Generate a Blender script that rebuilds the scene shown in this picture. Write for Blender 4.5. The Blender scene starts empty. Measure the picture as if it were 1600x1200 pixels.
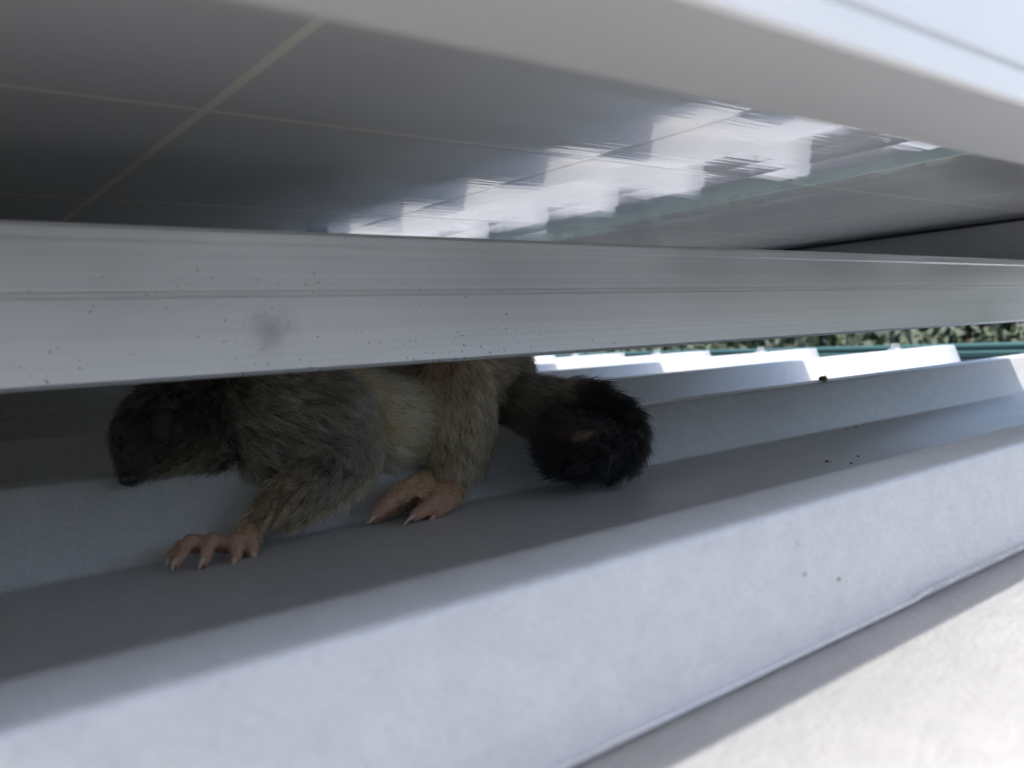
import bpy, bmesh, math, random
import numpy as np
from mathutils import Vector, Matrix
random.seed(7); rng = np.random.default_rng(11)
S = bpy.context.scene
COL = S.collection

# ------------------------------------------------------------------ camera
# world axes: X runs along the roof ribs, Y across them (away under the array),
# Z is the roof normal; the lens is at the origin, a hand's breadth off the roof
CX = Vector((0.78976665, -0.61119194, -0.05208692))      # camera right
CD = Vector((-0.07521587, -0.01221796, -0.99709242))     # camera down
CF = Vector((0.60877846, 0.7913881, -0.05562067))        # camera forward
FPX = 1295.0
cam = bpy.data.cameras.new('camera')
camo = bpy.data.objects.new('camera', cam); COL.objects.link(camo)
camo.matrix_world = Matrix(((CX.x, -CD.x, -CF.x, 0), (CX.y, -CD.y, -CF.y, 0), (CX.z, -CD.z, -CF.z, 0), (0, 0, 0, 1)))
cam.sensor_width = 36.0; cam.lens = 36.0 * FPX / 1600.0
cam.clip_start = 0.005; cam.clip_end = 400.0
cam.dof.use_dof = True; cam.dof.focus_distance = 0.36; cam.dof.aperture_fstop = cam.lens / 2.0
S.camera = camo

# ------------------------------------------------------------------ light
SUN = Vector((-0.10, -0.26, 1.0)).normalized()            # towards the sun
w = bpy.data.worlds.new('World'); S.world = w; w.use_nodes = True
wn = w.node_tree
for n in list(wn.nodes): wn.nodes.remove(n)
out = wn.nodes.new('ShaderNodeOutputWorld'); bg = wn.nodes.new('ShaderNodeBackground'); sky = wn.nodes.new('ShaderNodeTexSky')
sky.sky_type = 'NISHITA'; sky.sun_disc = False
sky.sun_elevation = math.asin(SUN.z); sky.sun_rotation = math.atan2(SUN.x, SUN.y)
sky.air_density = 1.0; sky.dust_density = 2.5; sky.ozone_density = 1.0
bg.inputs['Strength'].default_value = 0.15
wn.links.new(sky.outputs[0], bg.inputs[0]); wn.links.new(bg.outputs[0], out.inputs[0])
sl = bpy.data.lights.new('sun', 'SUN'); sl.energy = 2.0; sl.angle = math.radians(0.6); sl.color = (1.0, 0.965, 0.91)
so = bpy.data.objects.new('sun', sl); COL.objects.link(so); so.location = SUN * 20
so.rotation_euler = (-SUN).to_track_quat('-Z', 'Y').to_euler()
vs = S.view_settings
vs.view_transform = 'Standard'; vs.look = 'None'; vs.gamma = 1.0; vs.use_curve_mapping = False; vs.exposure = 1.5
S.cycles.max_bounces = 12; S.cycles.diffuse_bounces = 8; S.cycles.glossy_bounces = 6
S.cycles.use_denoising = True
S.cycles.caustics_reflective = False; S.cycles.caustics_refractive = False
S.cycles.sample_clamp_indirect = 4.0

# ------------------------------------------------------------------ helpers
def P(px, py, Y):
    d = CX * (px - 800) + CD * (py - 600) + CF * FPX
    return d * (Y / d.y)
def PX(p):                       # metres covered by one photo pixel at p
    return Vector(p).dot(CF) / FPX
def obj(name, me, mat=None, parent=None, loc=None):
    o = bpy.data.objects.new(name, me); COL.objects.link(o)
    if mat is not None and len(me.materials) == 0: me.materials.append(mat)
    if parent is not None: o.parent = parent
    if loc is not None: o.location = loc
    return o
def tag(o, label=None, cat=None, group=None, kind=None):
    if label: o['label'] = label
    if cat: o['category'] = cat
    if group: o['group'] = group
    if kind: o['kind'] = kind
    return o
def empty(name, loc=(0, 0, 0)):
    o = bpy.data.objects.new(name, None); COL.objects.link(o); o.location = loc; o.empty_display_size = 0.05
    return o
def mesh_from(name, vs_, fs, smooth=False):
    me = bpy.data.meshes.new(name); me.from_pydata([tuple(v) for v in vs_], [], fs); me.update()
    if smooth:
        for p in me.polygons: p.use_smooth = True
    return me
def bm_box(bm, lo, hi):
    x0, y0, z0 = lo; x1, y1, z1 = hi
    v = [bm.verts.new(c) for c in ((x0,y0,z0),(x1,y0,z0),(x1,y1,z0),(x0,y1,z0),(x0,y0,z1),(x1,y0,z1),(x1,y1,z1),(x0,y1,z1))]
    for f in ((0,3,2,1),(4,5,6,7),(0,1,5,4),(1,2,6,5),(2,3,7,6),(3,0,4,7)): bm.faces.new([v[i] for i in f])
def boxes_mesh(name, boxes, bevel=0.0):
    bm = bmesh.new()
    for lo, hi in boxes: bm_box(bm, lo, hi)
    if bevel: bmesh.ops.bevel(bm, geom=bm.edges[:], offset=bevel, segments=2, affect='EDGES', profile=0.5)
    me = bpy.data.meshes.new(name); bm.to_mesh(me); bm.free(); return me
def extrude_x(name, prof, x0, x1, nx=1, closed=True, smooth=True, caps=True, sharp=25):
    """a (y, z) profile swept along X"""
    n = len(prof); vs_ = []; fs = []
    for i in range(nx + 1):
        x = x0 + (x1 - x0) * i / nx
        vs_ += [(x, y, z) for y, z in prof]
    m = n if closed else n - 1
    for i in range(nx):
        for k in range(m):
            a = i * n + k; b = i * n + (k + 1) % n
            fs.append((a, a + n, b + n, b))
    if closed and caps:
        fs.append(tuple(range(n))); fs.append(tuple(reversed(range(nx * n, nx * n + n))))
    me = mesh_from(name, vs_, fs)
    bm = bmesh.new(); bm.from_mesh(me); bmesh.ops.recalc_face_normals(bm, faces=bm.faces[:])
    if smooth:
        for f in bm.faces: f.smooth = True
        for e in bm.edges:
            if len(e.link_faces) == 2 and e.calc_face_angle(0) > math.radians(sharp): e.smooth = False
    bm.to_mesh(me); bm.free(); return me

class Mat:
    def __init__(s, name):
        s.m = bpy.data.materials.new(name); s.m.use_nodes = True
        s.t = s.m.node_tree; s.b = s.t.nodes['Principled BSDF']
    def n(s, t, **k):
        nd = s.t.nodes.new(t)
        for a, v in k.items():
            if hasattr(nd, a) and a not in nd.inputs: setattr(nd, a, v)
            else: nd.inputs[a].default_value = v
        return nd
    def l(s, a, b): s.t.links.new(a, b)
    def set(s, **k):
        for a, v in k.items(): s.b.inputs[a.replace('_', ' ')].default_value = v
    def coord(s, scale=(1, 1, 1), out='Object'):
        c = s.n('ShaderNodeTexCoord'); m = s.n('ShaderNodeMapping'); m.inputs['Scale'].default_value = scale
        s.l(c.outputs[out], m.inputs[0]); return m.outputs[0]
    def noise(s, vec, scale, detail=3, rough=0.55):
        nd = s.n('ShaderNodeTexNoise'); nd.inputs['Scale'].default_value = scale; nd.inputs['Detail'].default_value = detail
        nd.inputs['Roughness'].default_value = rough; s.l(vec, nd.inputs['Vector']); return nd.outputs['Fac']
    def ramp(s, fac, stops):
        r = s.n('ShaderNodeValToRGB'); e = r.color_ramp.elements
        while len(e) < len(stops): e.new(0.5)
        for i, (p, c) in enumerate(stops):
            e[i].position = p; e[i].color = (c, c, c, 1) if isinstance(c, (int, float)) else (*c, 1)
        s.l(fac, r.inputs[0]); return r.outputs[0]
    def mix(s, fac, a, b, mode='MIX'):
        m = s.n('ShaderNodeMix', data_type='RGBA', blend_type=mode)
        for v, i in ((fac, 0), (a, 6), (b, 7)):
            if isinstance(v, bpy.types.NodeSocket): s.l(v, m.inputs[i])
            else: m.inputs[i].default_value = v if i == 0 else ((*v, 1) if len(v) == 3 else v)
        return m.outputs[2]
    def bump(s, h, strength, dist=0.001, prev=None):
        b = s.n('ShaderNodeBump'); b.inputs['Strength'].default_value = strength; b.inputs['Distance'].default_value = dist
        s.l(h, b.inputs['Height'])
        if prev is not None: s.l(prev, b.inputs['Normal'])
        return b.outputs[0]
    def normal(s, nrm): s.l(nrm, s.b.inputs['Normal'])
    def color(s, c):
        if isinstance(c, bpy.types.NodeSocket): s.l(c, s.b.inputs['Base Color'])
        else: s.b.inputs['Base Color'].default_value = (*c, 1)

def plain(name, c, rough=0.5, metal=0.0, var=0.12, scale=60):
    m = Mat(name); m.set(Roughness=rough, Metallic=metal)
    f = m.noise(m.coord(), scale)
    m.color(m.mix(f, tuple(x * (1 - var) for x in c), tuple(min(1, x * (1 + var)) for x in c)))
    return m.m

# galvanised roof sheet: dusty pale grey steel with a fine orange-peel skin
def roof_material():
    m = Mat('zinc_roof_sheet'); v = m.coord()
    big = m.noise(v, 9, 4); mid = m.noise(v, 160, 4); fine = m.noise(v, 1500, 2); peel = m.noise(v, 620, 2, 0.5)
    streak = m.noise(m.coord((6, 60, 60)), 4, 4)
    c = m.mix(m.ramp(big, [(0.3, 0.0), (0.7, 1.0)]), (0.585, 0.578, 0.565), (0.65, 0.643, 0.63))
    c = m.mix(m.ramp(mid, [(0.35, 0.22), (0.68, 0.0)]), c, (0.38, 0.385, 0.40))
    c = m.mix(m.ramp(fine, [(0.34, 0.35), (0.50, 0.0)]), c, (0.33, 0.335, 0.35))
    c = m.mix(m.ramp(streak, [(0.56, 0.0), (0.78, 0.18)]), c, (0.46, 0.44, 0.40))
    spots = m.n('ShaderNodeTexVoronoi'); spots.inputs['Scale'].default_value = 46; spots.inputs['Randomness'].default_value = 1
    m.l(v, spots.inputs['Vector'])
    gate = m.ramp(m.noise(v, 33, 1), [(0.56, 0.0), (0.60, 1.0)])
    sp = m.ramp(spots.outputs['Distance'], [(0.022, 0.8), (0.04, 0.0)])
    mul = m.n('ShaderNodeMath', operation='MULTIPLY'); m.l(gate, mul.inputs[0]); m.l(sp, mul.inputs[1])
    c = m.mix(mul.outputs[0], c, (0.10, 0.085, 0.065))
    m.color(c); m.set(Metallic=0.10)
    m.l(m.ramp(big, [(0.3, 0.36), (0.7, 0.50)]), m.b.inputs['Roughness'])
    m.normal(m.bump(peel, 0.35, 0.0006, m.bump(mid, 0.18, 0.001)))
    return m.m
def rail_material():
    m = Mat('mill_aluminium'); v = m.coord(); st = m.noise(m.coord((1.2, 900, 900)), 1.0, 4, 0.6); cl = m.noise(v, 14, 4)
    c = m.mix(cl, (0.68, 0.695, 0.70), (0.79, 0.80, 0.805))
    c = m.mix(m.ramp(st, [(0.40, 0.16), (0.60, 0.0)]), c, (0.42, 0.43, 0.44))
    # grime: small dark flecks thicker toward the low edge, plus a smudge
    geo = m.n('ShaderNodeSeparateXYZ'); m.l(v, geo.inputs[0])
    fl = m.noise(m.coord((1, 1, 1)), 800, 2, 0.5); reg = m.noise(v, 42, 2)
    add = m.n('ShaderNodeMath', operation='MULTIPLY_ADD'); m.l(geo.outputs[2], add.inputs[0]); add.inputs[1].default_value = -2.2; m.l(fl, add.inputs[2])
    add2 = m.n('ShaderNodeMath', operation='MULTIPLY_ADD'); m.l(reg, add2.inputs[0]); add2.inputs[1].default_value = 0.20; m.l(add.outputs[0], add2.inputs[2])
    fx = m.n('ShaderNodeMath', operation='MULTIPLY_ADD'); m.l(geo.outputs[0], fx.inputs[0]); fx.inputs[1].default_value = -0.16; m.l(add2.outputs[0], fx.inputs[2])
    c = m.mix(m.ramp(fx.outputs[0], [(0.777, 0.0), (0.82, 0.8)]), c, (0.09, 0.088, 0.085))
    d = m.n('ShaderNodeVectorMath', operation='DISTANCE'); m.l(v, d.inputs[0]); d.inputs[1].default_value = (0.0905, 0.2265, 0.0055)
    wob = m.n('ShaderNodeMath', operation='MULTIPLY_ADD'); m.l(m.noise(v, 130, 3), wob.inputs[0]); wob.inputs[1].default_value = 0.012; m.l(d.outputs[1], wob.inputs[2])
    c = m.mix(m.ramp(wob.outputs[0], [(0.0085, 0.5), (0.0125, 0.0)]), c, (0.27, 0.275, 0.28))
    m.color(c); m.set(Metallic=0.72)
    m.l(m.ramp(cl, [(0.3, 0.30), (0.7, 0.44)]), m.b.inputs['Roughness'])
    m.set(Anisotropic=0.5)
    m.normal(m.bump(st, 0.06, 0.0004))
    return m.m
def cell_material():
    m = Mat('solar_cell_rear'); v = m.coord()
    f = m.noise(m.coord((30, 900, 1)), 1.0, 3)
    m.color(m.mix(f, (0.58, 0.585, 0.58), (0.64, 0.645, 0.635)))
    m.set(Roughness=0.38, IOR=1.6); m.b.inputs['Coat Weight'].default_value = 0.9; m.b.inputs['Coat Roughness'].default_value = 0.02
    wv = m.noise(m.coord((12, 300, 1)), 1.0, 2)
    # every strip between two busbars lies a fraction of a degree off its neighbours
    sub = m.n('ShaderNodeAttribute', attribute_name='tilt')
    ad = m.n('ShaderNodeVectorMath', operation='ADD'); m.l(m.bump(wv, 0.075, 0.0005), ad.inputs[0]); m.l(sub.outputs['Vector'], ad.inputs[1])
    nm = m.n('ShaderNodeVectorMath', operation='NORMALIZE'); m.l(ad.outputs[0], nm.inputs[0])
    m.normal(nm.outputs[0]); m.l(nm.outputs[0], m.b.inputs['Coat Normal'])
    return m.m
def backing_material():
    m = Mat('cream_backsheet'); v = m.coord()
    m.color(m.mix(m.noise(v, 20), (0.80, 0.78, 0.66), (0.85, 0.83, 0.73))); m.set(Roughness=0.35); m.b.inputs['Coat Weight'].default_value = 0.8; m.b.inputs['Coat Roughness'].default_value = 0.03
    g = m.n('ShaderNodeNewGeometry'); ad = m.n('ShaderNodeVectorMath', operation='ADD'); m.l(g.outputs['Normal'], ad.inputs[0]); ad.inputs[1].default_value = (0.021, 0, 0)
    nm = m.n('ShaderNodeVectorMath', operation='NORMALIZE'); m.l(ad.outputs[0], nm.inputs[0]); m.l(nm.outputs[0], m.b.inputs['Coat Normal'])
    return m.m
MROOF = roof_material(); MRAIL = rail_material(); MCELL = cell_material(); MBACK = backing_material()
MFRAME = plain('anodised_frame', (0.50, 0.495, 0.48), 0.42, 0.25, 0.05, 30)
MGLASS = plain('panel_front_glass', (0.02, 0.025, 0.04), 0.06)
MBLACK = plain('black_sealant', (0.012, 0.012, 0.013), 0.6)
MTEAL = plain('teal_paint', (0.034, 0.092, 0.082), 0.42, 0.0, 0.15, 20)
MDULL = plain('dull_gutter_lining', (0.13, 0.135, 0.14), 0.6, 0.2, 0.3, 12)
MSCREW = plain('galvanised_screw', (0.55, 0.55, 0.55), 0.4, 0.8, 0.15, 300)
MPOD = plain('seed_pod', (0.20, 0.12, 0.06), 0.75, 0.2, 0.4, 400)
MWALL = plain('painted_weatherboard', (0.62, 0.60, 0.55), 0.6, 0, 0.06, 5)
MCONC = plain('dark_bracket', (0.10, 0.10, 0.105), 0.5, 0.6, 0.2, 80)

# ------------------------------------------------------------------ ground
def ground():
    m = Mat('lawn'); v = m.coord(); f = m.noise(v, 0.7, 6); g = m.noise(v, 14, 5)
    c = m.mix(f, (0.035, 0.060, 0.018), (0.075, 0.085, 0.032)); c = m.mix(m.ramp(g, [(0.35, 0.6), (0.6, 0)]), c, (0.025, 0.035, 0.012))
    m.color(c); m.set(Roughness=0.9); m.normal(m.bump(g, 0.8, 0.05))
    n = 24; R = 180.0
    vs_ = [(-R + 2*R*i/n, -R + 2*R*j/n, 0) for j in range(n+1) for i in range(n+1)]
    fs = [(j*(n+1)+i, j*(n+1)+i+1, (j+1)*(n+1)+i+1, (j+1)*(n+1)+i) for j in range(n) for i in range(n)]
    o = obj('ground', mesh_from('ground', vs_, fs), m.m, None, (0, 0, -3.0)); tag(o, kind='structure')
ground()

# ------------------------------------------------------------------ house with ribbed roof
ZC, ZP = -0.0375, -0.066          # rib crest, pan
PITCH, YA = 0.19, 0.0985          # rib spacing, near edge of the crest of the nearest rib
XE = 1.062                        # roof sheets end above the gutter
XW = -2.4
house = tag(empty('house', (0, 0, -3.0)), 'house under a pale grey ribbed metal roof with a teal gutter', 'house')
HZ = Vector((0, 0, 3.0))          # children are placed in house space
def arc(p, a, b, r, n=4):
    """fillet corner p between directions to a and b"""
    p, a, b = Vector(p), Vector(a), Vector(b)
    u = (a - p).normalized(); v = (b - p).normalized(); ang = u.angle(v); t = r / math.tan(ang / 2)
    t = min(t, (a - p).length * 0.45, (b - p).length * 0.45); r = t * math.tan(ang / 2)
    s, e = p + u * t, p + v * t; res = []          # quadratic bend, tangent at both ends
    for i in range(n + 1):
        q = i / n; res.append(tuple(s * (1 - q)**2 + p * 2*q*(1 - q) + e * q*q))
    return res
def rib_profile(y0, k0, k1, end=None, start=None):
    pts = [start if start else (y0 + k0*PITCH - 0.085, ZP)]
    for k in range(k0, k1):
        y = y0 + k * PITCH
        f_ = 0.0035 if k == 0 else 0.0100      # the lapped rib by the lens stands steeper
        pts += [(y - f_, ZP), (y, ZC), (y + 0.0165, ZC), (y + 0.0255, ZP)]
    pts.append(end if end else (y0 + k1*PITCH - 0.052, ZP))
    out_ = [pts[0]]
    for i in range(1, len(pts) - 1):
        big = abs(pts[i][1] - pts[i-1][1]) > 0.01 or abs(pts[i+1][1] - pts[i][1]) > 0.01
        out_ += arc(pts[i], pts[i-1], pts[i+1], 0.0022, 4)
    out_.append(pts[-1]); return out_
def sheet(name, prof, x0=XW, x1=XE, nx=40, lift=None):
    """a thin folded steel sheet: profile on top, 0.6 mm below it the underside"""
    n = len(prof); vs_ = []; fs = []
    xs = [x0 + (x1 - x0) * i / nx for i in range(nx + 1)]
    if lift: xs = sorted(set(xs + [0.15 + 0.0008*i for i in range(220)]))
    for x in xs:
        for k, (y, z) in enumerate(prof):
            if lift: y, z = lift(x, k, y, z, n)
            vs_.append((x, y, z + 3.0))
    for i in range(len(xs) - 1):
        for k in range(n - 1):
            a = i*n + k; fs.append((a, a + n, a + n + 1, a + 1))
    me = mesh_from(name, vs_, fs)
    bm = bmesh.new(); bm.from_mesh(me)
    bmesh.ops.recalc_face_normals(bm, faces=bm.faces[:])
    if sum(f.normal.z for f in bm.faces) < 0: bmesh.ops.reverse_faces(bm, faces=bm.faces[:])
    for f in bm.faces: f.smooth = True
    bm.to_mesh(me); bm.free()
    o = obj(name, me, MROOF, house)
    md = o.modifiers.new('gauge', 'SOLIDIFY'); md.thickness = 0.0007; md.offset = -1
    return o
# the sheet under the array starts with a torn, slightly lifted lap at the foot of the nearest rib
def lap(x, k, y, z, n):
    if k == 0:
        b = max(0.0, min(1.0, (x - 0.186) / 0.002)) * max(0.0, min(1.0, (0.30 - x) / 0.03))
        j = 0.5 + 0.3*math.sin(x*2300) + 0.2*math.sin(x*5100 + 1)
        z += 0.0017 * b * j + 0.0002
        y -= 0.0003 + 0.0005 * b * j
    return y, z
s1 = sheet('roof_sheet', rib_profile(YA, 0, 9, start=(YA - 0.0044, ZP + 0.0010)), lift=lap, nx=60)
s1['label'] = 'ribbed roof sheet the possum stands on, its torn lap edge by the lens'
s2 = sheet('roof_sheet', rib_profile(YA, -5, 0, end=(YA + 0.004, ZP)))
s2['label'] = 'pale sunlit roof sheet in front of the array'
s3 = sheet('roof_sheet', [(y, z - 0.0009) for y, z in rib_profile(YA, 9, 17, start=(YA + 9*PITCH - 0.09, ZP))])
# hex-head roofing screws on the crests
def screw_mesh():
    bm = bmesh.new()
    def cyl(r0, r1, z0, z1, n):
        a = [bm.verts.new((r0*math.cos(2*math.pi*i/n), r0*math.sin(2*math.pi*i/n), z0)) for i in range(n)]
        b = [bm.verts.new((r1*math.cos(2*math.pi*i/n), r1*math.sin(2*math.pi*i/n), z1)) for i in range(n)]
        for i in range(n): bm.faces.new((a[i], a[(i+1) % n], b[(i+1) % n], b[i]))
        bm.faces.new(b)
    cyl(0.0085, 0.0080, 0, 0.0018, 14); cyl(0.0060, 0.0056, 0.0018, 0.0026, 12); cyl(0.0046, 0.0042, 0.0026, 0.0078, 6)
    me = bpy.data.meshes.new('roof_screw'); bm.to_mesh(me); bm.free(); return me
SCREW = screw_mesh(); SCREW.materials.append(MSCREW)
for k in range(1, 9):
    y = YA + k*PITCH + 0.0085
    for x in ([0.935] if k < 3 else [0.945 + 0.004*(k-3), 0.02]):
        obj('roof_screw', SCREW, None, s1, (x, y, ZC + 3.0))
for k in range(-5, 0):
    obj('roof_screw', SCREW, None, s2, (0.935, YA + k*PITCH + 0.0085, ZC + 3.0))
# gutter: half-square trough with a rolled lip, teal
def gutter():
    x0, x1 = XE - 0.03, XE + 0.150
    z1 = -0.046; zb = -0.150
    ys = [-1.2 + 0.45*i for i in range(11)]
    def loft(name, prof, mat, parent, th=0.0):
        n = len(prof); fs = []
        vs_ = [(x, y, z + 3.0) for y in ys for x, z in prof]
        for i in range(len(ys) - 1):
            for k in range(n - 1):
                a = i*n + k; fs.append((a, a + 1, a + n + 1, a + n))
        o = obj(name, mesh_from(name, vs_, fs, True), mat, parent)
        o.data.set_sharp_from_angle(angle=0.6)
        if th: o.modifiers.new('gauge', 'SOLIDIFY').thickness = th
        return o
    g = loft('gutter', [(x0, -0.075), (x0, zb), (x1, zb), (x1, z1 - 0.012)], MDULL, house, 0.0012)
    g['label'] = 'grey gutter trough with a teal rolled lip'
    lip = [(x1 + 0.0052 - 0.0052*math.cos(t), z1 + 0.0052*math.sin(t)) for t in [-0.9 + i*math.pi/7 for i in range(12)]]
    loft('gutter_lip', [(x1 - 0.002, z1 - 0.014), (x1 - 0.002, z1 - 0.008)] + lip, MTEAL, g)
gutter()
obj('fascia_board', boxes_mesh('fascia_board', [((XE - 0.055, -1.2, 2.76), (XE - 0.034, 3.3, 2.915))]), MWALL, house)
wl = obj('wall', boxes_mesh('wall', [((XE - 0.50, -1.15, 0.0), (XE - 0.35, 3.25, 2.78)), ((XW + 0.3, -1.15, 0.0), (XW + 0.45, 3.25, 2.80)),
     ((XW + 0.45, -1.15, 0.0), (XE - 0.50, -1.0, 2.80)), ((XW + 0.45, 3.1, 0.0), (XE - 0.50, 3.25, 2.80))]), MWALL, house)
for y in [-0.9 + 0.9*i for i in range(5)]:
    obj('rafter', boxes_mesh('rafter', [((XW + 0.05, y, 2.78), (XE - 0.06, y + 0.045, 2.90))]), MWALL, house)
for x in [-2.2, -1.3, -0.4, 0.02 - 0.02, 0.92]:
    obj('batten', boxes_mesh('batten', [((x, -1.18, 2.901), (x + 0.04, 3.28, 2.9315))]), MWALL, house)

# a dry seed pod on the second crest, crumbs of dirt on the sheet
def lump(bm, p, r, sc, seed):
    g = random.Random(seed); vs0 = bmesh.ops.create_icosphere(bm, subdivisions=2, radius=r)['verts']
    a = g.uniform(0, 3.1); ph = [g.uniform(0, 6) for _ in range(3)]
    for v in vs0:
        n = v.co/r; k = 1 + 0.16*math.sin(n.x*4 + ph[0])*math.cos(n.y*5 + ph[1]) + 0.10*math.sin(n.z*9 + ph[2])
        x, y, z = n.x*r*k*sc[0], n.y*r*k*sc[1], n.z*r*k*sc[2]
        v.co = Vector((x*math.cos(a) - y*math.sin(a), x*math.sin(a) + y*math.cos(a), z)) + Vector(p)
bm = bmesh.new(); lump(bm, (0, 0, 0.0018), 0.0032, (1.25, 0.8, 0.55), 4)
me = bpy.data.meshes.new('seed_pod'); bm.to_mesh(me); bm.free(); [setattr(q, 'use_smooth', True) for q in me.polygons]
tag(obj('seed_pod', me, MPOD, None, (0.470, YA + PITCH + 0.003, ZC)), 'small dry brown seed pod lying on the rib crest right of the tail', 'seed pod')
bm = bmesh.new(); g_ = random.Random(9)
for px, py in [(1335, 652), (1342, 659), (1330, 664), (1338, 668), (1346, 663), (1322, 671), (1292, 722), (1298, 723), (1341, 714), (1330, 725)]:
    q = P(px, py, 1.0); q = q * (ZP / q.z)
    if q.y > 0.2755: q.y = 0.2745
    lump(bm, (q.x, q.y, ZP + 0.0004), g_.uniform(0.0004, 0.0010), (1, 0.7, 0.5), px)
for px, py in [(1246, 850), (1311, 905), (1258, 897)]:
    q = P(px, py, YA - 0.0024)
    lump(bm, (q.x, q.y, q.z), g_.uniform(0.0002, 0.0005), (1, 0.4, 1), py)
me = bpy.data.meshes.new('dirt_crumbs'); bm.to_mesh(me); bm.free()
tag(obj('dirt_crumbs', me, MPOD), 'dark crumbs of dirt scattered on the grey roof sheet', 'dirt', None, 'stuff')

# ------------------------------------------------------------------ mounting rails
def rail_profile(y):
    z0, z1 = -0.0068, 0.0338
    pts = [(y + 0.0012, z1), (y, z1 - 0.0012), (y, 0.0302), (y + 0.0004, 0.0294), (y + 0.0004, 0.0174),
           (y + 0.0006, 0.0172), (y + 0.0006, 0.0168), (y + 0.0003, 0.0164), (y + 0.0003, 0.0158), (y + 0.0005, 0.0155), (y + 0.0005, 0.0152),
           (y + 0.0002, 0.0149), (y + 0.0001, z0 + 0.0012), (y + 0.0006, z0 + 0.0002), (y + 0.0014, z0),
           (y + 0.027, z0), (y + 0.028, z0 + 0.001), (y + 0.028, z1 - 0.001), (y + 0.027, z1),
           (y + 0.019, z1), (y + 0.019, z1 - 0.006), (y + 0.009, z1 - 0.006), (y + 0.009, z1)]
    return pts
def l_foot(parent, x, y):
    bx = [((x, y + 0.0285, ZC + 0.001), (x + 0.04, y + 0.034, 0.022)), ((x, y + 0.034, ZC + 0.001), (x + 0.04, y + 0.068, ZC + 0.006))]
    o = obj('rail_foot', boxes_mesh('rail_foot', bx, 0.0006), MCONC, parent)
    b = obj('bolt', SCREW, None, o, (x + 0.02, y + 0.054, ZC + 0.006))
R1 = obj('mounting_rail', extrude_x('mounting_rail', rail_profile(0.2264), -2.2, 0.86), MRAIL)
tag(R1, 'long speckled aluminium rail running across in front of the possum', 'rail', 'rails carrying the solar panels')
l_foot(R1, -0.30, 0.2264); l_foot(R1, 0.80, 0.2264)
R2 = obj('mounting_rail', extrude_x('mounting_rail', rail_profile(1.29), -2.2, 0.74), MRAIL)
tag(R2, 'second aluminium rail deep in the dark under the array', 'rail', 'rails carrying the solar panels')
l_foot(R2, -0.30, 1.29); l_foot(R2, 0.60, 1.29)

# ------------------------------------------------------------------ solar panels
ZF0, ZF1 = 0.0343, 0.0762          # frame bottom, top
PXW, PYW = 0.157, 0.1595
CX1 = 0.712; CX0 = CX1 - 6*PXW     # cell field
CY0 = 0.0925; CY1 = CY0 + 10*PYW
FX0, FX1, FY0, FY1 = CX0 - 0.013, CX1 + 0.013, 0.0575, CY1 + 0.035
PC = Vector(((FX0 + FX1)/2, FY0, ZF0))
def frame_bar(L, flange):
    """bar along local X, outer face at y=0, body to +y; (y, z) profile from the bottom up"""
    H = ZF1 - ZF0
    prof = [(0.0006, 0), (flange, 0), (flange, 0.0018), (0.0095, 0.0018), (0.0095, H - 0.0052), (0.0055, H - 0.0065), (0.0055, H - 0.0018),
            (0.0105, H - 0.0018), (0.0105, H), (0.001, H), (0, H - 0.001), (0, 0.0052), (-0.0003, 0.0070), (-0.0003, 0.0062), (0, 0.0057), (0, 0.0006)]
    return extrude_x('frame_bar', prof, -L/2, L/2, sharp=20)
def cell_mesh(seed):
    r = random.Random(seed); vs_ = []; fs = []
    w_, h_ = PXW - 0.0032, PYW - 0.0030; n = 6; sw = w_ / n
    ch = 0.0
    for i in range(n):
        x0 = -w_/2 + i*sw; x1 = x0 + sw
        ax = r.gauss(0, 0.0045) ; ay = r.gauss(0, 0.0022)
        for (yy) in range(5):
            y = -h_/2 + h_*yy/4
            bow = 0.0; ax = ay = 0.0
            c0 = ch if (i == 0 and yy in (0, 4)) else 0; c1 = ch if (i == n-1 and yy in (0, 4)) else 0
            vs_ += [(x0 + c0, y, ax*(x0 - (x0+x1)/2) + ay*y + bow), (x1 - c1, y, ax*(x1 - (x0+x1)/2) + ay*y + bow)]
        b = i*10
        for k in range(4): fs.append((b + 2*k, b + 2*k + 2, b + 2*k + 3, b + 2*k + 1))
    me = mesh_from('solar_cell', vs_, fs)
    at = me.attributes.new('tilt', 'FLOAT_VECTOR', 'FACE'); v = []
    for i in range(n):
        t = (0.021 + r.uniform(-0.006, 0.006), r.uniform(-0.004, 0.004), 0.0); v += [t]*4
    at.data.foreach_set('vector', [c for t in v for c in t])
    return me
CELLS = [cell_mesh(s) for s in range(18)]
for me in CELLS: me.materials.append(MCELL)
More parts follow.
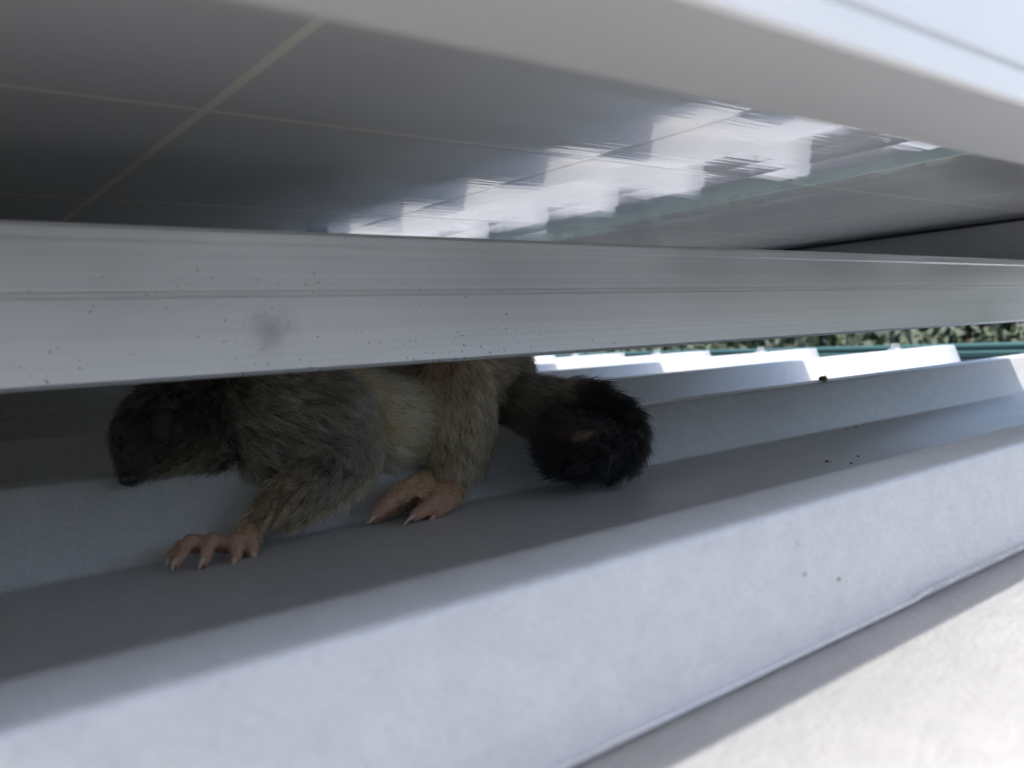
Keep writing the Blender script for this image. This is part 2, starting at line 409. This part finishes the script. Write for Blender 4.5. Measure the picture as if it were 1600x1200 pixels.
def make_panel():
    root = empty('solar_panel', PC)
    Lx, Ly = FX1 - FX0, FY1 - FY0
    bx, by = frame_bar(Lx, 0.0235), frame_bar(Ly - 0.024, 0.0235)
    for me in (bx, by): me.materials.append(MFRAME)
    obj('frame_bar', bx, None, root, (0, 0, 0))
    o = obj('frame_bar', bx, None, root, (0, Ly, 0)); o.rotation_euler.z = math.pi
    o = obj('frame_bar', by, None, root, (Lx/2, Ly/2, 0)); o.rotation_euler.z = math.pi/2
    o = obj('frame_bar', by, None, root, (-Lx/2, Ly/2, 0)); o.rotation_euler.z = -math.pi/2
    zc = 0.0722 - PC.z
    obj('backsheet', boxes_mesh('backsheet', [((-Lx/2 + 0.006, 0.006, zc + 0.00005), (Lx/2 - 0.006, Ly - 0.006, zc + 0.0012))]), MBACK, root)
    obj('front_glass', boxes_mesh('front_glass', [((-Lx/2 + 0.006, 0.006, zc + 0.0014), (Lx/2 - 0.006, Ly - 0.006, zc + 0.0038))]), MGLASS, root)
    obj('seal', boxes_mesh('seal', [((Lx/2 - 0.0125, 0.012, zc - 0.0022), (Lx/2 - 0.0098, Ly - 0.012, zc + 0.0007))]), MBLACK, root)
    obj('seal', boxes_mesh('seal', [((-Lx/2 + 0.0098, 0.012, zc - 0.0022), (-Lx/2 + 0.0125, Ly - 0.012, zc + 0.0007))]), MBLACK, root)
    r = random.Random(3)
    for j in range(10):
        for i in range(6):
            c = obj('solar_cell', CELLS[r.randrange(len(CELLS))], None, root, (CX0 + (i + 0.5)*PXW - PC.x, CY0 + (j + 0.5)*PYW - PC.y, zc))
    return root
panel = make_panel()
tag(panel, 'solar panel low overhead, its glossy grey cells and pale frame seen from below', 'solar panel', 'solar panels in the row')
def dup(o, parent=None):
    c = o.copy(); COL.objects.link(c); c.parent = parent
    for ch in list(o.children):
        dup(ch, c)
    return c
for i in (1, 2):  # unseen neighbours added to keep the space below the array dark
    p2 = dup(panel); p2.location = PC - Vector((i * (FX1 - FX0 + 0.018), 0, 0))
    p2['label'] = ('second', 'third')[i - 1] + ' solar panel of the row, unseen past the left edge, added to darken the space below'
for i in (0, 1):  # unseen back row added to close off light from the far edge
    p2 = dup(panel); p2.location = PC + Vector((-i * (FX1 - FX0 + 0.018), FY1 - FY0 + 0.018, 0))
    p2['label'] = ('solar panel of the second row, unseen behind the first, added to shut out back light', 'solar panel of the second row, unseen at far left, added to shut out back light')[i]

# ------------------------------------------------------------------ hedge beyond the gutter
def leaf_material(name, a, b, c3):
    m = Mat(name); oi = m.n('ShaderNodeObjectInfo'); v = m.coord()
    g = m.n('ShaderNodeNewGeometry')
    c = m.ramp(g.outputs['Random Per Island'], [(0.0, a), (0.6, b), (1.0, c3)])
    m.color(c); m.set(Roughness=0.55); m.b.inputs['Transmission Weight'].default_value = 0.0
    m.b.inputs['Subsurface Weight'].default_value = 0.0
    return m.m
MLEAF = [leaf_material('hedge_leaf', (0.006, 0.011, 0.004), (0.017, 0.027, 0.008), (0.048, 0.058, 0.015)),
         leaf_material('dark_leaf', (0.005, 0.009, 0.004), (0.011, 0.019, 0.007), (0.032, 0.037, 0.015))]
MBARK = plain('bark', (0.09, 0.07, 0.05), 0.9, 0, 0.3, 30)
def shrub(x, y, rx, ry, top, n, leaf, mat, label, cat='shrub'):
    root = tag(empty('garden_shrub', (x, y, -3.0)), label, cat, 'shrubs behind the gutter')
    bm = bmesh.new()
    def tube(a, b, r0, r1, n_=7):
        a, b = Vector(a), Vector(b); d = (b - a).normalized(); u = d.orthogonal().normalized(); v = d.cross(u)
        A = [bm.verts.new(a + (u*math.cos(2*math.pi*i/n_) + v*math.sin(2*math.pi*i/n_))*r0) for i in range(n_)]
        B = [bm.verts.new(b + (u*math.cos(2*math.pi*i/n_) + v*math.sin(2*math.pi*i/n_))*r1) for i in range(n_)]
        for i in range(n_): bm.faces.new((A[i], A[(i+1) % n_], B[(i+1) % n_], B[i]))
    r = random.Random(int(x*100 + y*37))
    tube((0, 0, -0.05), (0, 0, 1.0), 0.09, 0.07)
    limbs = []
    for i in range(9):
        a = i*2.4; e = (rx*0.7*math.cos(a), ry*0.7*math.sin(a), 1.2 + (top - 1.3)*((i*0.37) % 1) )
        tube((0, 0, 0.8), e, 0.045, 0.012, 5); limbs.append(e)
    me = bpy.data.meshes.new('trunk'); bm.to_mesh(me); bm.free(); obj('trunk', me, MBARK, root)
    g = np.random.default_rng(int(abs(x*91 + y*17)) + 5)
    ncl = 70
    u = g.normal(size=(ncl, 3)); u /= np.linalg.norm(u, axis=1)[:, None]; rad = g.uniform(0.45, 1.0, ncl)**0.6
    cc = u*rad[:, None]*np.array([rx, ry, (top - 0.4)/2]) + np.array([0, 0, (top + 0.4)/2])
    k = g.integers(0, ncl, n)
    pos = cc[k] + g.normal(size=(n, 3))*0.17
    d = g.normal(size=(n, 3)); d[:, 2] -= 0.3; d /= np.linalg.norm(d, axis=1)[:, None]
    s_ = np.cross(d, g.normal(size=(n, 3))); s_ /= np.linalg.norm(s_, axis=1)[:, None]
    L = leaf*g.uniform(0.6, 1.3, n)[:, None]
    V = np.stack([pos, pos + d*L*0.5 + s_*L*0.3, pos + d*L, pos + d*L*0.5 - s_*L*0.3], 1).reshape(-1, 3)
    me = bpy.data.meshes.new('crown'); me.vertices.add(4*n); me.vertices.foreach_set('co', V.ravel().astype(np.float32))
    me.loops.add(4*n); me.loops.foreach_set('vertex_index', np.arange(4*n, dtype=np.int32))
    me.polygons.add(n); me.polygons.foreach_set('loop_start', np.arange(0, 4*n, 4, dtype=np.int32))
    me.update(calc_edges=True)
    obj('crown', me, mat, root)
shrub(3.6, 0.35, 1.0, 0.9, 3.55, 14000, 0.05, MLEAF[1], 'dark green bushy shrub at the right end beyond the teal gutter')
shrub(3.9, 1.75, 1.0, 0.95, 3.35, 14000, 0.05, MLEAF[0], 'olive green shrub beyond the middle of the teal gutter')
shrub(4.1, 3.2, 1.0, 1.0, 3.7, 14000, 0.055, MLEAF[0], 'yellow green shrub beyond the gutter, left of the olive one')
shrub(5.0, -1.6, 1.4, 1.5, 3.7, 9000, 0.07, MLEAF[1], 'tall dark shrub beyond the house corner, right of the view')
shrub(4.6, 5.2, 1.5, 1.5, 3.7, 9000, 0.07, MLEAF[0], 'tall shrub far to the left behind the row')
for i, (x, y, t) in enumerate([(-4.8, -6.3, 8.2), (-2.2, -5.8, 8.3), (0.2, -6.2, 7.6), (3.2, -6.4, 4.6), (5.8, -5.6, 4.4)]):  # unseen tree row added to block low front light, tallest at the left
    shrub(x, y, 1.9, 1.4, t, 14000, 0.20, MLEAF[i % 2], ('tall bushy tree', 'broad dark tree', 'round green tree', 'olive green tree', 'tall dark tree')[i] + ' behind the photographer, unseen, added to block low sky light', 'tree')

# ------------------------------------------------------------------ possum
possum = tag(empty('possum', P(560, 800, 0.275)), 'grey brushtail possum crouching under the rail with a curled black tail', 'possum')
PO = possum.location.copy()
# chains: (px, py, depth Y, radius in photo pixels, fur colour key, fur length mm)
CH = {
 'torso': [(330, 640, .318, 62, 'grey', 7), (430, 585, .322, 118, 'grey', 8), (560, 555, .326, 150, 'grey', 8), (660, 560, .324, 150, 'flank', 8), (735, 580, .318, 105, 'dark', 8), (765, 620, .306, 66, 'dark', 9)],
 'belly': [(520, 640, .298, 86, 'cream', 7), (600, 662, .294, 88, 'cream', 7), (672, 655, .296, 84, 'buff', 7)],
 'rump': [(715, 590, .300, 72, 'buff', 9), (770, 600, .304, 56, 'dark', 9), (795, 630, .300, 46, 'buff', 8)],
 'neck': [(350, 655, .305, 88, 'grey', 7), (300, 660, .298, 84, 'head', 6), (262, 665, .294, 80, 'head', 5)],
 'head': [(270, 662, .292, 76, 'head', 5), (235, 680, .288, 60, 'head', 4), (218, 712, .284, 38, 'head', 3), (209, 733, .282, 24, 'muzzle', 2.0), (205, 745, .281, 15, 'muzzle', 1.2)],
 'jaw': [(330, 692, .292, 56, 'grey', 6), (285, 700, .288, 44, 'chin', 5), (235, 722, .284, 26, 'chin', 3)],
 'arm': [(425, 640, .294, 112, 'arm', 7), (500, 660, .286, 96, 'arm', 7), (545, 694, .280, 54, 'arm', 7), (500, 735, .274, 52, 'arm', 6.5), (445, 775, .270, 40, 'fore', 6), (402, 815, .2665, 25, 'fore', 5), (380, 842, .2645, 22, 'wrist', 2.5)],
 'elbow': [(420, 700, .288, 64, 'arm', 7), (470, 730, .280, 56, 'arm', 7)],
 'palm': [(384, 846, .2650, 20, 'skin', 0), (352, 851, .2662, 14, 'skin', 0), (318, 852, .2672, 11, 'skin', 0)],
 'thigh': [(694, 605, .292, 80, 'buff', 8), (702, 655, .286, 76, 'buff', 8), (706, 710, .280, 58, 'leg', 7), (694, 758, .2745, 32, 'leg', 6), (676, 780, .271, 24, 'foot', 2)],
 'heel': [(712, 735, .280, 30, 'leg', 6), (700, 775, .274, 19, 'leg', 4)],
 'sole': [(692, 770, .2735, 20, 'foot', 3), (668, 768, .2735, 18, 'foot', 2.6)],
 'tail': [(770, 618, .302, 62, 'dark', 9), (815, 632, .294, 58, 'tailgrey', 9), (862, 642, .284, 56, 'tailgrey', 10), (910, 650, .272, 60, 'tail', 10), (950, 674, .262, 62, 'tail', 9), (954, 696, .256, 58, 'tail', 8), (920, 700, .2535, 52, 'tail', 8), (884, 696, .2545, 50, 'tail', 8), (878, 684, .258, 42, 'tail', 8)],
 'tailpad': [(896, 687, .2440, 7, 'pad', 0), (912, 681, .2434, 7, 'pad', 0), (926, 679, .2440, 6, 'pad', 0)],
 'tailcore': [(915, 690, .262, 60, 'tail', 10), (900, 690, .262, 58, 'tail', 10)],
 'fringe': [(540, 600, .283, 20, 'cream', 7), (578, 640, .281, 20, 'cream', 7), (594, 690, .279, 20, 'cream', 7), (574, 745, .277, 20, 'fringe', 7), (520, 790, .272, 16, 'fringe', 6), (455, 822, .268, 14, 'fore', 5)],
 'far_arm': [(400, 600, .352, 70, 'arm', 6), (360, 700, .360, 44, 'arm', 6), (345, 742, .362, 26, 'fore', 4)],
 'far_leg': [(690, 590, .352, 76, 'buff', 7), (660, 690, .362, 40, 'leg', 6), (640, 712, .362, 24, 'foot', 2)],
}
# toes: knuckle and tip points (skin), then a claw on each
TOES = [
 [(352, 850, .2650, 13), (368, 846, .2620, 13), (370, 862, .2600, 11.5), (366, 877, .2590, 9.5)],
 [(342, 848, .2655, 12.5), (331, 843, .2630, 13), (324, 860, .2605, 11.5), (318, 880, .2590, 9.5)],
 [(318, 850, .2665, 12), (298, 844, .2645, 12.5), (285, 861, .2615, 11.5), (276, 880, .2600, 9.5)],
 [(306, 856, .2690, 11), (282, 853, .2700, 11), (270, 866, .2690, 10), (264, 880, .2680, 8.5)],
 [(372, 852, .2665, 12.5), (392, 850, .2640, 13.5), (396, 860, .2625, 11), (394, 868, .2615, 9)],
 [(662, 756, .2715, 19), (632, 768, .2695, 18), (604, 788, .2680, 14.5), (587, 804, .2670, 11)],
 [(648, 774, .2745, 15), (615, 790, .2735, 14), (596, 803, .2725, 11), (582, 812, .2715, 9)],
 [(704, 764, .2700, 16), (690, 774, .2660, 16), (668, 792, .2635, 13.5), (648, 807, .2625, 10.5)],
 [(714, 770, .2700, 13), (704, 782, .2660, 13), (690, 796, .2640, 11.5), (679, 806, .2632, 9.5)],
]
FURC = {  # undercoat, tip
 'grey': ((.034, .030, .023), (.42, .375, .28)), 'flank': ((.09, .07, .045), (.46, .38, .25)), 'dark': ((.020, .017, .014), (.17, .15, .115)),
 'cream': ((.80, .58, .27), (.97, .82, .50)), 'fringe': ((.48, .36, .18), (.86, .72, .46)), 'buff': ((.25, .165, .085), (.92, .70, .43)), 'head': ((.012, .010, .008), (.06, .052, .04)),  # head fur darkened: shade over the face put into its colour
 'muzzle': ((.010, .009, .008), (.03, .025, .022)), 'chin': ((.08, .07, .04), (.24, .21, .12)), 'arm': ((.030, .027, .020), (.48, .42, .31)),
 'fore': ((.085, .055, .03), (.66, .46, .24)), 'wrist': ((.44, .25, .08), (.74, .46, .17)), 'leg': ((.13, .09, .048), (.74, .54, .31)),
 'foot': ((.52, .30, .16), (.68, .42, .23)), 'tailgrey': ((.020, .018, .015), (.22, .195, .155)), 'tail': ((.0022, .0020, .0022), (.006, .005, .006)),
 'skin': ((.56, .32, .215), (.56, .32, .215)), 'pad': ((.085, .05, .03), (.085, .05, .03)),
}
segs = []                          # a, b, ra, rb, colour keys, lengths
def blend_chain(pts):
    q = [(P(p[0], p[1], p[2]), p[3]*PX(P(p[0], p[1], p[2])), p[4], p[5]) for p in pts]
    for (a, ra, ka, la), (b, rb, kb, lb) in zip(q, q[1:]): segs.append((a, b, ra, rb, ka, kb, la, lb))
FURPX = 11.0                       # the hair stands this many photo pixels proud
for k, c in CH.items():
    blend_chain([(p[0], p[1], p[2], max(8, p[3] - (FURPX if p[5] > 4 else p[5])), p[4], p[5]) for p in c])
for i, t in enumerate(TOES):          # the hind toes are downy to the second joint
    blend_chain([(*p, 'foot', (2.2, 1.6)[j]) if i > 4 and j < 2 else (*p, 'skin', 0) for j, p in enumerate(t)])
def body_mesh():
    bm = bmesh.new()
    for a, b, ra, rb, *_ in segs:
        n = max(2, int((b - a).length / (min(ra, rb) * 0.22)) + 1)
        for i in range(n + 1):
            t = i / n
            bmesh.ops.create_icosphere(bm, subdivisions=2, radius=ra + (rb - ra)*t, matrix=Matrix.Translation(a.lerp(b, t) - PO))
    me = bpy.data.meshes.new('tmp'); bm.to_mesh(me); bm.free()
    o = bpy.data.objects.new('tmp', me); COL.objects.link(o)
    r = o.modifiers.new('r', 'REMESH'); r.mode = 'VOXEL'; r.voxel_size = 0.0010; r.adaptivity = 0
    sm = o.modifiers.new('s', 'SMOOTH'); sm.factor = 0.5; sm.iterations = 5
    dg = bpy.context.evaluated_depsgraph_get()
    out_ = bpy.data.meshes.new_from_object(o.evaluated_get(dg)); out_.name = 'possum_body'
    bpy.data.objects.remove(o); bpy.data.meshes.remove(me)
    for p in out_.polygons: p.use_smooth = True
    return out_
BODY = body_mesh()
A_ = np.array([s[0] for s in segs]); B_ = np.array([s[1] for s in segs]); RA = np.array([s[2] for s in segs]); RB = np.array([s[3] for s in segs])
LA = np.array([s[6] for s in segs]); LB = np.array([s[7] for s in segs])
CA = np.array([FURC[s[4]] for s in segs]); CB = np.array([FURC[s[5]] for s in segs])
def classify(X, jit=0.0):
    """nearest chain segment: flow direction, fur length (mm), undercoat and tip colour"""
    d = B_ - A_; L2 = (d**2).sum(1)
    best = np.full(len(X), 1e9); W = np.zeros((len(X), len(A_)), np.float32); T = np.zeros_like(W)
    for j in range(len(A_)):
        t = np.clip(((X - A_[j]) @ d[j]) / L2[j], 0, 1); c = A_[j] + t[:, None]*d[j]
        W[:, j] = np.linalg.norm(X - c, axis=1) - (RA[j] + (RB[j] - RA[j])*t); T[:, j] = t
    m = W.min(1, keepdims=True); wgt = np.exp(-(W - m)/0.0014); wgt /= wgt.sum(1, keepdims=True)
    dn = d/np.sqrt(L2)[:, None]
    flow = wgt @ dn
    ln = (wgt*(LA + (LB - LA)*T)).sum(1)
    col = np.einsum('nj,jkc->nkc', wgt*(1 - T), CA) + np.einsum('nj,jkc->nkc', wgt*T, CB)
    return flow, ln, col
def possum_skin():
    m = Mat('possum_skin'); at = m.n('ShaderNodeAttribute', attribute_name='skin'); v = m.coord()
    f = m.noise(v, 700, 3); c = m.mix(m.ramp(f, [(0.3, 0.45), (0.65, 0.0)]), at.outputs['Color'], (0.16, 0.07, 0.05))
    m.color(c); m.set(Roughness=0.5); m.b.inputs['Subsurface Weight'].default_value = 0.0
    m.normal(m.bump(m.noise(v, 1100, 2), 0.4, 0.0006)); return m.m
MSKIN = possum_skin()
nv = len(BODY.vertices); co = np.empty(nv*3, np.float32); BODY.vertices.foreach_get('co', co); co = co.reshape(-1, 3).astype(float) + np.array(PO)
fl, ln, col = classify(co)
ca = BODY.color_attributes.new('skin', 'FLOAT_COLOR', 'POINT')
cc = np.ones((nv, 4), np.float32); cc[:, :3] = col[:, 0]*np.where(ln > 3, 0.6, 1.0)[:, None]
ca.data.foreach_set('color', cc.ravel())
obj('body', BODY, MSKIN, possum)
# fur
def fur():
    BODY.calc_loop_triangles(); nt = len(BODY.loop_triangles)
    ti = np.empty(nt*3, np.int32); BODY.loop_triangles.foreach_get('vertices', ti); ti = ti.reshape(-1, 3)
    nr = np.empty(nv*3, np.float32); BODY.vertices.foreach_get('normal', nr); nr = nr.reshape(-1, 3).astype(float)
    a, b, c = co[ti[:, 0]], co[ti[:, 1]], co[ti[:, 2]]
    ar = np.linalg.norm(np.cross(b - a, c - a), axis=1)
    cen = (a + b + c)/3; nrm0 = nr[ti].mean(1)
    # more strands where the lens can see them
    face = (nrm0 * -cen).sum(1)/np.linalg.norm(cen, axis=1)
    wgt = ar*np.where(face > -0.35, 1.0, 0.12); wgt /= wgt.sum()
    N = 190000
    k = rng.choice(nt, N, p=wgt); u = rng.random((N, 2)); fl_ = u.sum(1) > 1; u[fl_] = 1 - u[fl_]
    X = a[k] + u[:, :1]*(b[k] - a[k]) + u[:, 1:]*(c[k] - a[k]); Nn = nr[ti[k]].mean(1); Nn /= np.linalg.norm(Nn, axis=1)[:, None]
    # markings wander a little
    flow, L, C = classify(X + rng.normal(size=X.shape)*0.0009)
    keep = L > 0.9; X, Nn, flow, L, C = X[keep], Nn[keep], flow[keep], L[keep], C[keep]; N = len(X)
    # value noise: clumps pull neighbouring strands to shared tips
    cell = 0.0022; key = np.floor(X/cell + 0.35*np.sin(X[:, [1, 2, 0]]*900)).astype(np.int64)
    h = (key[:, 0]*73856093) ^ (key[:, 1]*19349663) ^ (key[:, 2]*83492791); h = h % 100003
    tab = rng.normal(size=(100003, 4)); ck = tab[h]
    tan = flow - (flow*Nn).sum(1)[:, None]*Nn; tl = np.linalg.norm(tan, axis=1); tan /= np.maximum(tl, 1e-6)[:, None]
    tan = tan + ck[:, :3]*0.30 + rng.normal(size=X.shape)*0.16; tan -= (tan*Nn).sum(1)[:, None]*Nn; tan /= np.maximum(np.linalg.norm(tan, axis=1), 1e-6)[:, None]
    tailish = C[:, 1].mean(1) < 0.10
    guard = rng.random(N) < 0.10
    L = L*1e-3*rng.uniform(0.65, 1.1, N)*(1 + 0.12*ck[:, 3]) * np.where(guard, 1.3, 1.0)
    lift = np.where(tailish, 0.72, 0.62) + rng.normal(size=N)*0.12
    M = 5; ts = np.linspace(0, 1, M)
    pts = np.empty((N, M, 3))
    for i, t in enumerate(ts):
        pts[:, i] = X - Nn*0.0003 + L[:, None]*(Nn*(lift*(t - 0.42*t*t))[:, None] + tan*(0.72*t + 0.20*t*t)) 
    pts[:, :, 2] -= (ts[None, :]**2)*L[:, None]*0.10
    pts[:, :, 2] = np.maximum(pts[:, :, 2], -0.0655)
    rad = np.where(guard, 0.00011, 0.000085)[:, None]*np.array([1.0, 1.0, 0.9, 0.65, 0.12])[None, :]
    shade = np.clip(1 + 0.22*ck[:, 3] + rng.normal(size=N)*0.28, 0.35, 1.9)
    tipmix = np.clip(rng.beta(1.3, 1.6, N) + 0.10*ck[:, 3], 0, 1)
    colr = C[:, 0][:, None, :] + (C[:, 1] - C[:, 0])[:, None, :]*(np.array([0, 0.10, 0.5, 0.9, 0.75])[None, :, None])*tipmix[:, None, None]*1.25
    colr = np.clip(colr*shade[:, None, None], 0.002, 0.9)
    hc = bpy.data.hair_curves.new('fur'); hc.add_curves([M]*N)
    hc.position_data.foreach_set('vector', (pts - np.array(PO)).astype(np.float32).ravel())
    at = hc.attributes.get('radius') or hc.attributes.new('radius', 'FLOAT', 'POINT'); at.data.foreach_set('value', rad.astype(np.float32).ravel())
    at = hc.attributes.new('furcolour', 'FLOAT_COLOR', 'POINT'); c4 = np.ones((N, M, 4), np.float32); c4[:, :, :3] = colr; at.data.foreach_set('color', c4.ravel())
    m = bpy.data.materials.new('possum_fur'); m.use_nodes = True; t = m.node_tree; t.nodes.remove(t.nodes['Principled BSDF'])
    hb = t.nodes.new('ShaderNodeBsdfHairPrincipled'); hb.parametrization = 'COLOR'; an = t.nodes.new('ShaderNodeAttribute'); an.attribute_name = 'furcolour'
    t.links.new(an.outputs['Color'], hb.inputs['Color']); hb.inputs['Roughness'].default_value = 0.5; hb.inputs['Radial Roughness'].default_value = 0.6
    t.links.new(hb.outputs[0], t.nodes['Material Output'].inputs[0])
    hc.materials.append(m)
    o = bpy.data.objects.new('fur', hc); COL.objects.link(o); o.parent = possum; o['kind'] = 'stuff'
fur()
# claws, ear, eye, nose
MCLAW = plain('claw_horn', (0.55, 0.45, 0.36), 0.35, 0, 0.2, 400)
MEYE = plain('dark_eye', (0.005, 0.004, 0.004), 0.6)
MNOSE = plain('possum_nose', (0.025, 0.014, 0.013), 0.4, 0, 0.2, 600)
MEAR = plain('darkened_ear_skin', (0.028, 0.022, 0.016), 0.8, 0, 0.25, 300)  # ear near black, following the shade painted into the head fur
def tube_mesh(name, pts, rads, n=8):
    vs_ = []; fs = []
    for i, p in enumerate(pts):
        p = Vector(p); d = (Vector(pts[min(i+1, len(pts)-1)]) - Vector(pts[max(i-1, 0)])).normalized(); u = d.orthogonal().normalized() if i == 0 else (pu - d*pu.dot(d)).normalized()
        pu = u; v = d.cross(u)
        vs_ += [p + (u*math.cos(2*math.pi*k/n) + v*math.sin(2*math.pi*k/n))*rads[i] for k in range(n)]
    for i in range(len(pts)-1):
        for k in range(n): fs.append((i*n+k, i*n+(k+1) % n, (i+1)*n+(k+1) % n, (i+1)*n+k))
    fs.append(tuple(range(n-1, -1, -1))); fs.append(tuple(range((len(pts)-1)*n, len(pts)*n)))
    return mesh_from(name, vs_, fs, True)
CLAWS = [[(366, 872, .2586), (365, 879, .2572), (365, 887, .2568)], [(318, 874, .2586), (312, 882, .2572), (312, 892, .2570)], [(277, 872, .2597), (270, 882, .2585), (269, 894, .2582)],
         [(265, 874, .2677), (260, 882, .267), (258, 888, .2668)], [(395, 864, .2610), (398, 871, .2600), (398, 877, .2597)], [(590, 801, .2666), (581, 811, .2656), (576, 818, .2652)], [(585, 810, .2712), (576, 815, .2706), (572, 819, .2703)],
         [(652, 802, .2618), (638, 812, .2608), (629, 822, .2605)], [(681, 803, .2626), (674, 811, .2618), (671, 817, .2615)]]
for c in CLAWS:
    q = [P(*p) for p in c]; q = [p if p.z > -0.0656 else Vector((p.x, p.y, -0.0656)) for p in q]
    mid = [q[0], q[0].lerp(q[1], .5), q[1], q[1].lerp(q[2], .5) + (q[1] - q[0])*0.08, q[2]]
    obj('claw', tube_mesh('claw', [p - PO for p in mid], [.00085, .00080, .00065, .0004, .0001], 8), MCLAW, possum)
def blob(name, p, r, mat, sc=(1, 1, 1), seg=2):
    bm = bmesh.new(); bmesh.ops.create_icosphere(bm, subdivisions=seg, radius=r)
    for v in bm.verts: v.co = Vector((v.co.x*sc[0], v.co.y*sc[1], v.co.z*sc[2]))
    me = bpy.data.meshes.new(name); bm.to_mesh(me); bm.free()
    for q in me.polygons: q.use_smooth = True
    return obj(name, me, mat, possum, p - PO)
blob('eye', P(190, 690, .2815), 0.0022, MEYE)
blob('nose', P(202, 748, .2795), 0.0030, MNOSE, (1.1, 1, .8))
def ear():
    # a cupped leaf of skin standing off the side of the head
    base = P(252, 690, .2725); up = (P(260, 642, .272) - base); side = (P(236, 676, .270) - base)*0.5; nrm = side.cross(up).normalized()
    vs_ = []; fs = []; n = 8; mm = 6
    for i in range(n + 1):
        t = i/n; wd = math.sqrt(max(0.0, 1 - (t*1.02 - 0.04)**2.2 if t > 0.04 else 1.0))*(0.45 + 0.55*min(1.0, t*2.4))
        for j in range(mm + 1):
            s = j/mm*2 - 1
            vs_.append(base + up*t + side*s*wd + nrm*(0.004*(s*s) - 0.002) - PO)
    for i in range(n):
        for j in range(mm): k = i*(mm+1)+j; fs.append((k, k+1, k+mm+2, k+mm+1))
    o = obj('ear', mesh_from('ear', vs_, fs, True), MEAR, possum); o.modifiers.new('skin', 'SOLIDIFY').thickness = 0.0007
ear()
